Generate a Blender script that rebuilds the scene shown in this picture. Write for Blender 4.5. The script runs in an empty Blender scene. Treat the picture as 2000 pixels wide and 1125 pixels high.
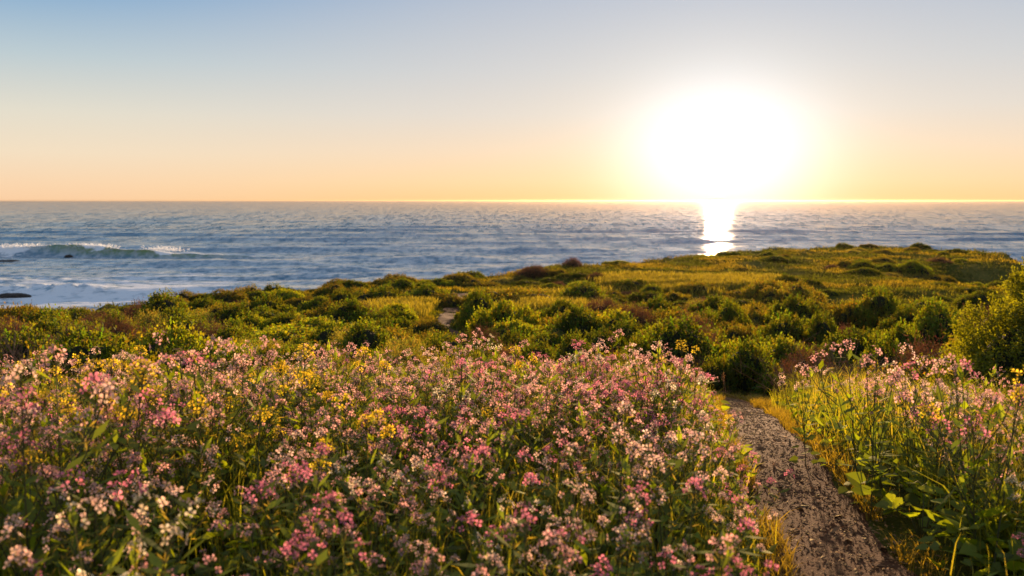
import bpy, math, random
import numpy as np

S = bpy.context.scene
R = math.radians
rng = np.random.default_rng(7)
random.seed(7)

# ------------------------------------------------------------------ camera
CAMZ = 1.35
PITCH = R(5.87)
FPX = 1667.0                     # focal length in pixels of the 2000 px wide photograph (30 mm on 36 mm)
cd = bpy.data.cameras.new("camera"); cam = bpy.data.objects.new("camera", cd)
S.collection.objects.link(cam)
cam.location = (0, 0, CAMZ); cam.rotation_euler = (R(90) - PITCH, 0, 0)
cd.lens = 30; cd.sensor_width = 36; cd.clip_start = 0.05; cd.clip_end = 200000
cd.dof.use_dof = True; cd.dof.focus_distance = 6.0; cd.dof.aperture_fstop = 3.2
S.camera = cam

# ------------------------------------------------------------------ light
SUN_AZ = R(13.6); SUN_EL = R(7.0)
sdir = np.array([math.sin(SUN_AZ) * math.cos(SUN_EL), math.cos(SUN_AZ) * math.cos(SUN_EL), math.sin(SUN_EL)])
ld = bpy.data.lights.new("sun", 'SUN'); sun = bpy.data.objects.new("sun", ld); S.collection.objects.link(sun)
sun.rotation_euler = (R(90) - SUN_EL, 0, R(180) - SUN_AZ)
ld.energy = 5.0; ld.angle = R(0.55); ld.color = (1.0, 0.64, 0.34)

S.view_settings.view_transform = 'Standard'; S.view_settings.look = 'None'
S.view_settings.exposure = 1.0; S.view_settings.gamma = 1.0
cy = S.cycles
cy.max_bounces = 6; cy.diffuse_bounces = 3; cy.glossy_bounces = 2; cy.transmission_bounces = 3
cy.transparent_max_bounces = 4; cy.volume_bounces = 0; cy.caustics_reflective = False; cy.caustics_refractive = False
cy.use_adaptive_sampling = True; cy.adaptive_threshold = 0.01


class NT:
    """small helper to write node trees"""
    def __init__(s, tree):
        s.t = tree; tree.nodes.clear()
    def n(s, typ, **k):
        nd = s.t.nodes.new(typ)
        for a, b in k.items():
            setattr(nd, a, b)
        return nd
    def l(s, a, b): s.t.links.new(a, b)
    def put(s, sock, v):
        if isinstance(v, (int, float)): sock.default_value = v
        elif isinstance(v, (tuple, list)): sock.default_value = v if len(v) == len(sock.default_value) else (*v, 1)
        else: s.l(v, sock)
    def m(s, op, a, b=None, c=None, clamp=False):
        nd = s.n('ShaderNodeMath', operation=op); nd.use_clamp = clamp
        s.put(nd.inputs[0], a)
        if b is not None: s.put(nd.inputs[1], b)
        if c is not None: s.put(nd.inputs[2], c)
        return nd.outputs[0]
    def mix(s, f, a, b, mode='MIX'):
        nd = s.n('ShaderNodeMix', data_type='RGBA', blend_type=mode)
        s.put(nd.inputs[0], f); s.put(nd.inputs[6], a); s.put(nd.inputs[7], b)
        return nd.outputs[2]
    def ramp(s, f, stops, interp='LINEAR'):
        nd = s.n('ShaderNodeValToRGB'); r = nd.color_ramp; r.interpolation = interp
        while len(r.elements) < len(stops): r.elements.new(0.5)
        for e, (p, c) in zip(r.elements, stops):
            e.position = p; e.color = (*c, 1) if isinstance(c, tuple) else (c, c, c, 1)
        s.put(nd.inputs[0], f)
        return nd.outputs[0]
    def noise(s, vec, scale, detail=2, rough=0.5, out=0):
        nd = s.n('ShaderNodeTexNoise'); s.l(vec, nd.inputs['Vector'])
        nd.inputs['Scale'].default_value = scale; nd.inputs['Detail'].default_value = detail
        nd.inputs['Roughness'].default_value = rough
        return nd.outputs[out]
    def mapr(s, v, a, b, c=0.0, d=1.0, smooth=False):
        nd = s.n('ShaderNodeMapRange'); nd.clamp = True
        if smooth: nd.interpolation_type = 'SMOOTHSTEP'
        s.put(nd.inputs[0], v)
        for i, x in enumerate((a, b, c, d)): nd.inputs[i + 1].default_value = x
        return nd.outputs[0]


def srgb(*c):
    return tuple((x / 255 / 12.92) if x / 255 <= 0.04045 else ((x / 255 + 0.055) / 1.055) ** 2.4 for x in c)


w = bpy.data.worlds.new("World"); S.world = w; w.use_nodes = True
N = NT(w.node_tree)
tc = N.n('ShaderNodeTexCoord'); D = tc.outputs['Generated']
sep = N.n('ShaderNodeSeparateXYZ'); N.l(D, sep.inputs[0])
elev = N.m('MULTIPLY', N.m('ARCSINE', sep.outputs[2]), 180 / math.pi)
dot = N.n('ShaderNodeVectorMath', operation='DOT_PRODUCT'); N.l(D, dot.inputs[0]); dot.inputs[1].default_value = (math.sin(SUN_AZ) * math.cos(R(2.5)), math.cos(SUN_AZ) * math.cos(R(2.5)), math.sin(R(2.5)))
ang = N.m('MULTIPLY', N.m('ARCCOSINE', N.m('MINIMUM', dot.outputs['Value'], 0.99999)), 180 / math.pi)
azd = N.m('MULTIPLY', N.m('SUBTRACT', N.m('ARCTAN2', sep.outputs[0], sep.outputs[1]), SUN_AZ), 180 / math.pi)
ell = N.m('SQRT', N.m('ADD', N.m('POWER', N.m('ABSOLUTE', azd), 2.0), N.m('POWER', N.m('ABSOLUTE', N.m('MULTIPLY', N.m('SUBTRACT', elev, 2.1), 1.22)), 2.0)))
e01 = N.m('DIVIDE', elev, 40.0, clamp=True)      # 0..40 degrees
far = N.ramp(e01, [(0.0, srgb(246, 204, 162)), (0.025, srgb(245, 210, 172)), (0.07, srgb(238, 218, 190)), (0.13, srgb(222, 216, 200)),
                   (0.21, srgb(184, 199, 205)), (0.33, srgb(108, 158, 202)), (1.0, srgb(145, 155, 175))])
near = N.ramp(e01, [(0.0, srgb(250, 203, 142)), (0.03, srgb(248, 211, 164)), (0.08, srgb(238, 214, 187)), (0.14, srgb(220, 212, 203)),
                    (0.21, srgb(203, 204, 206)), (0.33, srgb(175, 186, 203)), (1.0, srgb(150, 155, 170))])
tmix = N.mapr(ang, 14, 46, 0, 1, smooth=True)
base = N.mix(tmix, near, far)
# glow round the sun
g1 = N.m('EXPONENT', N.m('MULTIPLY', N.m('POWER', N.m('DIVIDE', ell, 5.7), 2.3), -1.0))
g2 = N.m('EXPONENT', N.m('MULTIPLY', N.m('POWER', N.m('DIVIDE', ang, 9.0), 2.0), -1.0))
glow = N.mix(1.0, N.mix(1.0, (0, 0, 0, 1), (0, 0, 0, 1)), (0, 0, 0, 1), 'ADD')
def scale(col, f):
    nd = N.n('ShaderNodeVectorMath', operation='SCALE')
    nd.inputs[0].default_value = col; N.l(f, nd.inputs['Scale']); return nd.outputs[0]
def add(a, b):
    nd = N.n('ShaderNodeVectorMath', operation='ADD'); N.l(a, nd.inputs[0]); N.l(b, nd.inputs[1]); return nd.outputs[0]
low = N.mapr(elev, 0.0, 4.0, 0.0, 1.0)
gcol = N.mix(low, (0.48, 0.56, 0.62, 1), (0.46, 0.56, 0.72, 1))
g1v = N.n('ShaderNodeVectorMath', operation='SCALE'); N.l(gcol, g1v.inputs[0]); N.l(g1, g1v.inputs['Scale'])
tot = add(base, add(g1v.outputs[0], scale((0.09, 0.08, 0.06), g2)))
skyt = N.n('ShaderNodeTexSky', sky_type='NISHITA'); skyt.sun_disc = False
skyt.sun_elevation = SUN_EL; skyt.sun_rotation = SUN_AZ; skyt.dust_density = 1.5
bg2 = N.n('ShaderNodeBackground'); N.l(skyt.outputs[0], bg2.inputs[0]); bg2.inputs[1].default_value = 0.0015
bg = N.n('ShaderNodeBackground'); N.l(tot, bg.inputs[0]); bg.inputs[1].default_value = 0.52
ads = N.n('ShaderNodeAddShader'); N.l(bg.outputs[0], ads.inputs[0]); N.l(bg2.outputs[0], ads.inputs[1])
wo = N.n('ShaderNodeOutputWorld'); N.l(ads.outputs[0], wo.inputs[0])
w.cycles.sampling_method = 'MANUAL'; w.cycles.sample_map_resolution = 1024


# ------------------------------------------------------------------ materials
def mat(name):
    m = bpy.data.materials.new(name); m.use_nodes = True
    return m, NT(m.node_tree)


def leafy(name, col=None, trans=0.45, gloss=0.05, var=0.25, objvar=0.25, tcol=(1.25, 1.1, 0.55)):
    """thin leaf or petal: diffuse + translucent; base colour from the 'tint' attribute or one given colour"""
    m, n = mat(name)
    if col is None:
        at = n.n('ShaderNodeAttribute', attribute_name='tint'); c = at.outputs['Color']
    else:
        c = n.n('ShaderNodeRGB'); c.outputs[0].default_value = (*col, 1); c = c.outputs[0]
    geo = n.n('ShaderNodeNewGeometry')
    oi = n.n('ShaderNodeObjectInfo')
    v = n.m('ADD', n.m('MULTIPLY', geo.outputs['Random Per Island'], 2 * var), 1 - var)
    v = n.m('MULTIPLY', v, n.m('ADD', n.m('MULTIPLY', oi.outputs['Random'], 2 * objvar), 1 - objvar))
    sc = n.n('ShaderNodeVectorMath', operation='SCALE'); n.l(c, sc.inputs[0]); n.l(v, sc.inputs['Scale'])
    tr = n.n('ShaderNodeVectorMath', operation='MULTIPLY'); n.l(sc.outputs[0], tr.inputs[0]); tr.inputs[1].default_value = tcol
    d = n.n('ShaderNodeBsdfDiffuse'); n.l(sc.outputs[0], d.inputs[0])
    t = n.n('ShaderNodeBsdfTranslucent'); n.l(tr.outputs[0], t.inputs[0])
    mx = n.n('ShaderNodeMixShader'); mx.inputs[0].default_value = trans; n.l(d.outputs[0], mx.inputs[1]); n.l(t.outputs[0], mx.inputs[2])
    g = n.n('ShaderNodeBsdfGlossy'); g.inputs['Roughness'].default_value = 0.6; g.inputs[0].default_value = (0.8, 0.8, 0.6, 1)
    m2 = n.n('ShaderNodeMixShader'); m2.inputs[0].default_value = gloss; n.l(mx.outputs[0], m2.inputs[1]); n.l(g.outputs[0], m2.inputs[2])
    o = n.n('ShaderNodeOutputMaterial'); n.l(m2.outputs[0], o.inputs[0])
    return m


M_PETAL = leafy('petal', None, 0.62, 0.01, 0.2, 0.12, (1.22, 1.12, 1.0))
M_LEAF = leafy('leaf', None, 0.55, 0.04, 0.35, 0.15, (2.3, 2.0, 0.4))
M_GRASS = leafy('grass_blade', None, 0.55, 0.04, 0.25, 0.1, (2.0, 1.65, 0.4))
M_SHRUB = leafy('shrub_leaf', None, 0.5, 0.03, 0.35, 0.25, (3.2, 2.6, 0.35))
M_STEM = leafy('stem', (0.09, 0.085, 0.025), 0.2, 0.04, 0.2, 0.2)
M_TWIG = leafy('twig', None, 0.25, 0.02, 0.25, 0.2, (1.2, 0.9, 0.6))


def plain(name, c1, c2, scl=3.0, rough=0.95, bump=0.3, bscl=20):
    m, n = mat(name)
    g = n.n('ShaderNodeNewGeometry'); P = g.outputs['Position']
    col = n.mix(n.noise(P, scl, 5, 0.6), (*c1, 1), (*c2, 1))
    b = n.n('ShaderNodeBsdfPrincipled'); n.l(col, b.inputs['Base Color']); b.inputs['Roughness'].default_value = rough
    b.inputs['Specular IOR Level'].default_value = 0.2
    bp = n.n('ShaderNodeBump'); bp.inputs['Strength'].default_value = bump; bp.inputs['Distance'].default_value = 0.05
    n.l(n.noise(P, bscl, 6, 0.65), bp.inputs['Height']); n.l(bp.outputs[0], b.inputs['Normal'])
    o = n.n('ShaderNodeOutputMaterial'); n.l(b.outputs[0], o.inputs[0])
    return m


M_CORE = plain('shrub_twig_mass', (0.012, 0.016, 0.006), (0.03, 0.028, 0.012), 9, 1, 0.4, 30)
M_ROCK = plain('wet_rock', (0.02, 0.017, 0.015), (0.06, 0.045, 0.035), 1.2, 0.6, 0.8, 4)
M_PATH = plain('dirt', (0.060, 0.023, 0.008), (0.15, 0.062, 0.025), 9, 0.95, 0.22, 90)

# ground: soil, low green growth, dry patches, bare cliff rock where it is steep
M_GROUND, n = mat('ground')
g = n.n('ShaderNodeNewGeometry'); P = g.outputs['Position']
n1 = n.noise(P, 0.25, 5, 0.6); n2 = n.noise(P, 2.2, 6, 0.65)
grn = n.mix(n2, (0.028, 0.033, 0.007, 1), (0.10, 0.10, 0.02, 1))
dry = n.mix(n2, (0.07, 0.06, 0.018, 1), (0.19, 0.17, 0.04, 1))
c = n.mix(n.mapr(n1, 0.46, 0.62), grn, dry)
sz = n.n('ShaderNodeSeparateXYZ'); n.l(g.outputs['True Normal'], sz.inputs[0])
rock = n.mix(n2, (0.05, 0.032, 0.02, 1), (0.13, 0.085, 0.055, 1))
c = n.mix(n.mapr(sz.outputs[2], 0.94, 0.80), c, rock)
b = n.n('ShaderNodeBsdfPrincipled'); n.l(c, b.inputs['Base Color']); b.inputs['Roughness'].default_value = 1; b.inputs['Specular IOR Level'].default_value = 0.0
bp = n.n('ShaderNodeBump'); bp.inputs['Strength'].default_value = 0.8; bp.inputs['Distance'].default_value = 0.12
n.l(n.noise(P, 6, 6, 0.7), bp.inputs['Height']); n.l(bp.outputs[0], b.inputs['Normal'])
o = n.n('ShaderNodeOutputMaterial'); n.l(b.outputs[0], o.inputs[0])

# sea
M_SEA, n = mat('sea_water')
g = n.n('ShaderNodeNewGeometry'); P = g.outputs['Position']
def stretch(sx, sy):
    mp = n.n('ShaderNodeMapping'); n.l(P, mp.inputs[0]); mp.inputs['Scale'].default_value = (sx, sy, 1.0); return mp.outputs[0]
V = stretch(0.35, 1.0)
h = n.m('MULTIPLY', n.noise(V, 1.1, 3, 0.6), 0.5)
for (sx, sy, f, am) in ((0.3, 1.0, 0.33, 1.5), (0.2, 1.0, 0.16, 2.6)):
    h = n.m('ADD', h, n.m('MULTIPLY', n.noise(stretch(sx, sy), f, 3, 0.6), am))
bp = n.n('ShaderNodeBump'); bp.inputs['Strength'].default_value = 1.0; bp.inputs['Distance'].default_value = 0.16
n.l(h, bp.inputs['Height'])
fo = n.n('ShaderNodeAttribute', attribute_name='foam')
face = n.n('ShaderNodeAttribute', attribute_name='thin')
fn = n.noise(stretch(.6, 1.0), 0.5, 6, 0.7)
ff = n.m('ADD', fo.outputs['Fac'], n.m('MULTIPLY', n.m('SUBTRACT', fn, 0.5), 1.5))
ff = n.mapr(ff, 0.42, 0.60)
deep = n.mix(n.noise(P, 0.012, 3, 0.5), (0.06, 0.17, 0.27, 1), (0.11, 0.24, 0.34, 1))
wc = n.mix(face.outputs['Fac'], deep, (0.26, 0.42, 0.12, 1))  # sunlight coming through the wave is painted in as green diffuse colour
tb = n.n('ShaderNodeAttribute', attribute_name='turbid_sheen')
wc = n.mix(n.m('MULTIPLY', tb.outputs['Fac'], n.mapr(n.noise(stretch(.8, .6), .8, 4, .7), .42, .58, .1, 1)), wc, (0.58, 0.64, 0.67, 1))  # turbid shore water, with pale sheen and dark ripples painted into its colour
wd_ = n.n('ShaderNodeBsdfDiffuse'); n.l(wc, wd_.inputs[0]); n.l(bp.outputs[0], wd_.inputs['Normal'])
wg = n.n('ShaderNodeBsdfGlossy'); wg.inputs['Roughness'].default_value = 0.06; n.l(bp.outputs[0], wg.inputs['Normal'])
fr = n.n('ShaderNodeFresnel'); fr.inputs[0].default_value = 1.333
pa = n.mapr(n.noise(stretch(1, .5), 1.1, 3, .75), .43, .57, -.55, .55)          # bright and dark ripple speckle painted in as uneven reflectivity
pc_ = n.mapr(n.noise(stretch(.8, .22), .5, 3, .75), .43, .57, -.55, .55)
pd2 = n.mapr(n.noise(stretch(.7, .12), .2, 4, .8), .43, .57, -.55, .55)
cap = n.m('ADD', n.m('ADD', n.m('ADD', pa, pc_), pd2), .86)
cap = n.m('MINIMUM', n.m('MAXIMUM', cap, 0.0), 1.0)
pb = n.n('ShaderNodeMixShader'); n.l(n.m('MULTIPLY', fr.outputs[0], n.m('MULTIPLY', cap, .85)), pb.inputs[0]); n.l(wd_.outputs[0], pb.inputs[1]); n.l(wg.outputs[0], pb.inputs[2])
tl = n.n('ShaderNodeBsdfTranslucent'); tl.inputs[0].default_value = (0.45, 0.62, 0.12, 1)
m0 = n.n('ShaderNodeMixShader'); n.l(n.m('MULTIPLY', face.outputs['Fac'], 0.5), m0.inputs[0]); n.l(pb.outputs[0], m0.inputs[1]); n.l(tl.outputs[0], m0.inputs[2])
fd = n.n('ShaderNodeBsdfDiffuse'); fd.inputs[0].default_value = (0.78, 0.82, 0.85, 1); n.l(bp.outputs[0], fd.inputs['Normal'])
m1 = n.n('ShaderNodeMixShader'); n.l(ff, m1.inputs[0]); n.l(m0.outputs[0], m1.inputs[1]); n.l(fd.outputs[0], m1.inputs[2])
o = n.n('ShaderNodeOutputMaterial'); n.l(m1.outputs[0], o.inputs[0])
M_FOAM = leafy('sea_spray', (0.85, 0.87, 0.88), 0.5, 0.0, 0.05, 0.0, (1, 1, 1))


# ------------------------------------------------------------------ mesh tools
class Acc:
    """collects vertices, quads and triangles (with a material slot and a tint per vertex)"""
    def __init__(s): s.v = []; s.q = []; s.t = []; s.mq = []; s.mt = []; s.c = []; s.nv = 0
    def add(s, v, q=None, t=None, c=(1, 1, 1), m=0):
        v = np.asarray(v, np.float32).reshape(-1, 3)
        if q is not None and len(q):
            q = np.asarray(q, np.int32).reshape(-1, 4); s.q.append(q + s.nv); s.mq.append(np.full(len(q), m, np.int32) if np.isscalar(m) else m)
        if t is not None and len(t):
            t = np.asarray(t, np.int32).reshape(-1, 3); s.t.append(t + s.nv); s.mt.append(np.full(len(t), m, np.int32) if np.isscalar(m) else m)
        c = np.asarray(c, np.float32)
        s.c.append(np.broadcast_to(c, v.shape) if c.ndim == 1 else c)
        s.v.append(v); s.nv += len(v)
    def pack(s):
        z = lambda L, k: np.concatenate(L) if L else np.zeros((0, k) if k else 0, np.int32)
        return dict(v=np.concatenate(s.v), q=z(s.q, 4), t=z(s.t, 3), mq=z(s.mq, 0), mt=z(s.mt, 0), c=np.concatenate(s.c))


def mesh_from(name, P, mats, smooth=False, attrs=None):
    me = bpy.data.meshes.new(name)
    nq, nt = len(P['q']), len(P['t'])
    me.vertices.add(len(P['v'])); me.vertices.foreach_set('co', P['v'].astype(np.float32).ravel())
    me.loops.add(nq * 4 + nt * 3)
    me.loops.foreach_set('vertex_index', np.concatenate([P['q'].ravel(), P['t'].ravel()]).astype(np.int32))
    me.polygons.add(nq + nt)
    me.polygons.foreach_set('loop_start', np.concatenate([np.arange(nq) * 4, nq * 4 + np.arange(nt) * 3]).astype(np.int32))
    me.polygons.foreach_set('material_index', np.concatenate([P['mq'], P['mt']]).astype(np.int32))
    me.polygons.foreach_set('use_smooth', np.full(nq + nt, smooth, bool))
    for m in mats: me.materials.append(m)
    a = me.attributes.new('tint', 'FLOAT_COLOR', 'POINT')
    a.data.foreach_set('color', np.concatenate([P['c'], np.ones((len(P['v']), 1), np.float32)], 1).astype(np.float32).ravel())
    for k, arr in (attrs or {}).items():
        a = me.attributes.new(k, 'FLOAT', 'POINT'); a.data.foreach_set('value', np.asarray(arr, np.float32).ravel())
    me.update(); me.validate()
    return me


def link(name, data, parent=None, loc=None, rz=0.0, sc=1.0, label=None, cat=None, group=None, kind=None):
    o = bpy.data.objects.new(name, data); S.collection.objects.link(o)
    if parent is not None: o.parent = parent
    if loc is not None: o.location = [float(x) for x in loc]
    o.rotation_euler = (0, 0, float(rz))
    o.scale = (sc, sc, sc) if np.isscalar(sc) else [float(x) for x in sc]
    if label: o['label'] = label
    if cat: o['category'] = cat
    if group: o['group'] = group
    if kind: o['kind'] = kind
    return o


def unit(a):
    return a / np.maximum(np.linalg.norm(a, axis=-1, keepdims=True), 1e-9)


def frame(d, up=None):
    """orthonormal side and normal vectors for directions d"""
    d = unit(d)
    r = rng.normal(size=d.shape) if up is None else np.broadcast_to(up, d.shape)
    s = unit(np.cross(d, r)); nn = np.cross(s, d)
    return d, s, nn


def leaves(acc, base, d, L, W, c, m=0, up=None, fold=0.0):
    """diamond leaves: base, two sides, tip"""
    k = len(base); d, s, nn = frame(d, up)
    L = np.broadcast_to(L, k)[:, None]; W = np.broadcast_to(W, k)[:, None]
    v = np.stack([base, base + d * L * .45 + s * W + nn * fold * W, base + d * L, base + d * L * .45 - s * W + nn * fold * W], 1)
    q = np.arange(k * 4).reshape(k, 4)
    c = np.asarray(c, np.float32)
    if c.ndim == 2: c = np.repeat(c, 4, 0)
    acc.add(v.reshape(-1, 3), q=q, c=c, m=m)


DISC = None
def round_leaves(acc, base, d, L, c, m=0, cup=0.15):
    """broad lobed leaves: a fan of eight triangles, edge wavy, slightly cupped"""
    k = len(base); d = unit(d)
    up = np.tile(np.array([[0, 0, 1.0]]), (k, 1)) + rng.normal(size=(k, 3)) * 0.35
    s = unit(np.cross(d, up)); nn = np.cross(s, d)
    a = np.linspace(0, 2 * math.pi, 9)[:-1]
    rad = np.array([1.0, .78, .98, .8, .35, .8, .98, .78])
    u = 0.5 + 0.5 * np.cos(a) * rad; vv = 0.5 * np.sin(a) * rad
    L = np.broadcast_to(L, k)[:, None, None]
    jit = 1 + rng.normal(size=(k, 8, 1)) * 0.1
    ring = base[:, None] + (d[:, None] * u[None, :, None] + s[:, None] * vv[None, :, None] * jit) * L \
        + nn[:, None] * (cup * L * (np.abs(vv)[None, :, None] * 2 - 0.3 * u[None, :, None]) * jit)
    cen = base[:, None] + d[:, None] * 0.5 * L
    V = np.concatenate([cen, ring], 1).reshape(-1, 3)
    tri = np.array([[0, i + 1, (i + 1) % 8 + 1] for i in range(8)])
    T = (np.arange(k)[:, None, None] * 9 + tri[None]).reshape(-1, 3)
    c = np.asarray(c, np.float32)
    if c.ndim == 2: c = np.repeat(c, 9, 0)
    acc.add(V, t=T, c=c, m=m)


def tube(acc, pts, r0, r1, c=(1, 1, 1), m=0, sides=3):
    pts = np.asarray(pts, float); k = len(pts)
    tan = unit(np.gradient(pts, axis=0)); s = unit(np.cross(tan, np.array([0.3, 0.95, 0.1]))); nn = np.cross(tan, s)
    rr = np.linspace(r0, r1, k)[:, None, None]
    a = np.arange(sides) * 2 * math.pi / sides
    v = pts[:, None] + rr * (s[:, None] * np.cos(a)[None, :, None] + nn[:, None] * np.sin(a)[None, :, None])
    q = [[i * sides + j, i * sides + (j + 1) % sides, (i + 1) * sides + (j + 1) % sides, (i + 1) * sides + j] for i in range(k - 1) for j in range(sides)]
    acc.add(v.reshape(-1, 3), q=q, c=c, m=m)


def blades(acc, base, H, lean, W, c, m=0):
    """grass blades bending over along 'lean' (k,2); three segments"""
    k = len(base); H = np.broadcast_to(H, k)[:, None]; W = np.broadcast_to(W, k)[:, None]
    az = rng.uniform(0, 2 * math.pi, k); s = np.stack([np.cos(az), np.sin(az), 0 * az], 1)
    l3 = np.concatenate([lean, np.zeros((k, 1))], 1)
    p0 = base; p1 = base + l3 * H * .15 + np.array([0, 0, 1]) * H * .4; p2 = base + l3 * H * .5 + np.array([0, 0, 1]) * H * .78
    p3 = base + l3 * H * 1.0 + np.array([0, 0, 1]) * H * .95
    v = np.stack([p0 - s * W, p0 + s * W, p1 + s * W * .9, p1 - s * W * .9, p2 + s * W * .6, p2 - s * W * .6, p3], 1)
    i = np.arange(k)[:, None] * 7
    q = np.concatenate([i + [0, 1, 2, 3], i + [3, 2, 4, 5]], 0); t = i + [5, 4, 6]
    c = np.asarray(c, np.float32)
    if c.ndim == 2: c = np.repeat(c, 7, 0)
    acc.add(v.reshape(-1, 3), q=q, t=t, c=c, m=m)


def stamp(acc, T, loc, rz, sc, tilt=None, tint=None):
    """copies of a packed template T merged into acc"""
    k = len(loc); co, si = np.cos(rz), np.sin(rz)
    sc = np.broadcast_to(sc, k) if np.ndim(sc) < 2 else sc
    v = T['v'][None] * (sc[:, None, None] if np.ndim(sc) == 1 else sc[:, None, :])
    x = v[..., 0] * co[:, None] - v[..., 1] * si[:, None]; y = v[..., 0] * si[:, None] + v[..., 1] * co[:, None]; z = v[..., 2]
    if tilt is not None: x = x + tilt[:, :1] * z; y = y + tilt[:, 1:] * z
    V = np.stack([x, y, z], -1) + loc[:, None]; nv = len(T['v'])
    off = (np.arange(k) * nv)[:, None, None]
    c = np.tile(T['c'], (k, 1))
    if tint is not None: c = c * np.repeat(tint, nv, 0)
    a = dict(q=(T['q'][None] + off).reshape(-1, 4), t=(T['t'][None] + off).reshape(-1, 3))
    acc.v.append(V.reshape(-1, 3).astype(np.float32)); acc.c.append(c.astype(np.float32))
    if len(a['q']): acc.q.append((a['q'] + acc.nv).astype(np.int32)); acc.mq.append(np.tile(T['mq'], k))
    if len(a['t']): acc.t.append((a['t'] + acc.nv).astype(np.int32)); acc.mt.append(np.tile(T['mt'], k))
    acc.nv += k * nv


# ------------------------------------------------------------------ value noise
_tab = rng.random((256, 256))
def vnoise(x, y, s=1.0, o=0):
    x = np.asarray(x, float) * s + 37.7 * o; y = np.asarray(y, float) * s + 11.3 * o
    xi = np.floor(x).astype(int); yi = np.floor(y).astype(int); fx = x - xi; fy = y - yi
    fx = fx * fx * (3 - 2 * fx); fy = fy * fy * (3 - 2 * fy)
    g = lambda a, b: _tab[a & 255, b & 255]
    return (g(xi, yi) * (1 - fx) + g(xi + 1, yi) * fx) * (1 - fy) + (g(xi, yi + 1) * (1 - fx) + g(xi + 1, yi + 1) * fx) * fy
def fbm(x, y, s=1.0, o=0, oc=4):
    t = 0; a = .5; n = 0
    for i in range(oc): t = t + a * vnoise(x, y, s * 2 ** i, o + i); n += a; a *= .5
    return t / n
sm = lambda t: np.clip(t, 0, 1) ** 2 * (3 - 2 * np.clip(t, 0, 1))

# ------------------------------------------------------------------ terrain
SEA_Z = -10.8
RD = [0, 3, 5.2, 7, 10, 14, 20, 30, 42, 60, 80, 110, 400]
RZ = [0, -.02, -.10, -.42, -1.0, -1.7, -2.45, -3.2, -3.75, -4.1, -4.25, -4.4, -4.4]
EX = [-1500, -300, 0, 200, 400, 550, 700, 850, 1000, 1200, 1400, 1550, 1700, 1820, 1900, 1960, 2040, 2200, 3000]
ED = [34, 38, 41, 40, 43, 49, 54, 57, 63, 75, 88, 99, 108, 106, 100, 93, 62, 52, 60]
EA = np.arctan((np.array(EX) - 1000) / FPX); ED = np.array(ED) / np.cos(EA) * np.array([1, 1] + [1] * 17)
def edge(az):
    a = np.abs(az)
    d = np.interp(az, EA, ED)
    return np.where(a > 1.3, d + (a - 1.3) * 400, d)
def height(x, y):
    x = np.asarray(x, float); y = np.asarray(y, float)
    r = np.hypot(x, y); az = np.arctan2(x, y)
    rr = np.where(np.abs(az) > 1.57, 0, r) * np.clip(1.6 - np.abs(az) * .0, 0, 1)
    z = np.interp(rr, RD, RZ)
    amp = sm((r - 8) / 10)
    z = z + amp * ((fbm(x, y, .11, 1) - .5) * .9 + (fbm(x, y, .45, 5) - .5) * .35)
    z = z + (fbm(x, y, 1.4, 9) - .5) * .07
    z = z + sm((-x - .5) / 3) * .12 * sm((7 - r) / 3)                 # the meadow rises a little on one side
    gul = np.exp(-((az - R(29.0)) / R(2.5)) ** 2) * np.exp(-((r - 80) / np.where(r < 80, 16, 5)) ** 2)
    z = z - 1.3 * gul
    e = edge(az) + (fbm(np.degrees(az) * 1.0, az * 0, .6, 3) - .5) * 7
    cl = sm((r - e) / 8)
    z = z * (1 - cl) + (SEA_Z - 2.5 + (fbm(x, y, .3, 14) - .5) * 2) * cl
    return z


azs = np.concatenate([np.linspace(-180, -42, 90)[:-1], np.linspace(-42, 42, 560), np.linspace(42, 180, 90)[1:]])
rs = np.concatenate([[0.0], np.geomspace(.4, 135, 420), np.geomspace(140, 700, 20)])
AZ, RR = np.meshgrid(np.radians(azs), rs)
X, Y = RR * np.sin(AZ), RR * np.cos(AZ)
def grid(nr, nc):
    i = np.arange(nr - 1)[:, None] * nc + np.arange(nc - 1)[None]
    return np.stack([i, i + 1, i + nc + 1, i + nc], -1).reshape(-1, 4)
a = Acc(); a.add(np.stack([X, Y, height(X, Y)], -1).reshape(-1, 3), q=grid(*X.shape))
link('ground', mesh_from('ground', a.pack(), [M_GROUND], True), kind='structure')


def on_ground(px, py, lift=0.0):
    """where the view ray through photograph pixel (px,py) meets the ground (raised by lift)"""
    px = np.atleast_1d(np.asarray(px, float)); py = np.atleast_1d(np.asarray(py, float))
    a = (px - 1000) / FPX; b = (562.5 - py) / FPX
    d = np.stack([a, math.cos(PITCH) + b * math.sin(PITCH), -math.sin(PITCH) + b * math.cos(PITCH)], 1)
    t = np.geomspace(.8, 200, 900 if len(px) < 50 else 110)
    Px = d[:, :1] * t; Py = d[:, 1:2] * t; Pz = CAMZ + d[:, 2:3] * t
    hit = Pz < height(Px, Py) + lift
    i = np.argmax(hit, 1); k = np.arange(len(px))
    return np.stack([Px[k, i], Py[k, i], height(Px[k, i], Py[k, i])], 1)


def project(P):
    P = np.asarray(P, float).reshape(-1, 3); z = P[:, 2] - CAMZ
    f = P[:, 1] * math.cos(PITCH) - z * math.sin(PITCH); u = P[:, 1] * math.sin(PITCH) + z * math.cos(PITCH)
    return 1000 + FPX * P[:, 0] / f, 562.5 - FPX * u / f


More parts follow.
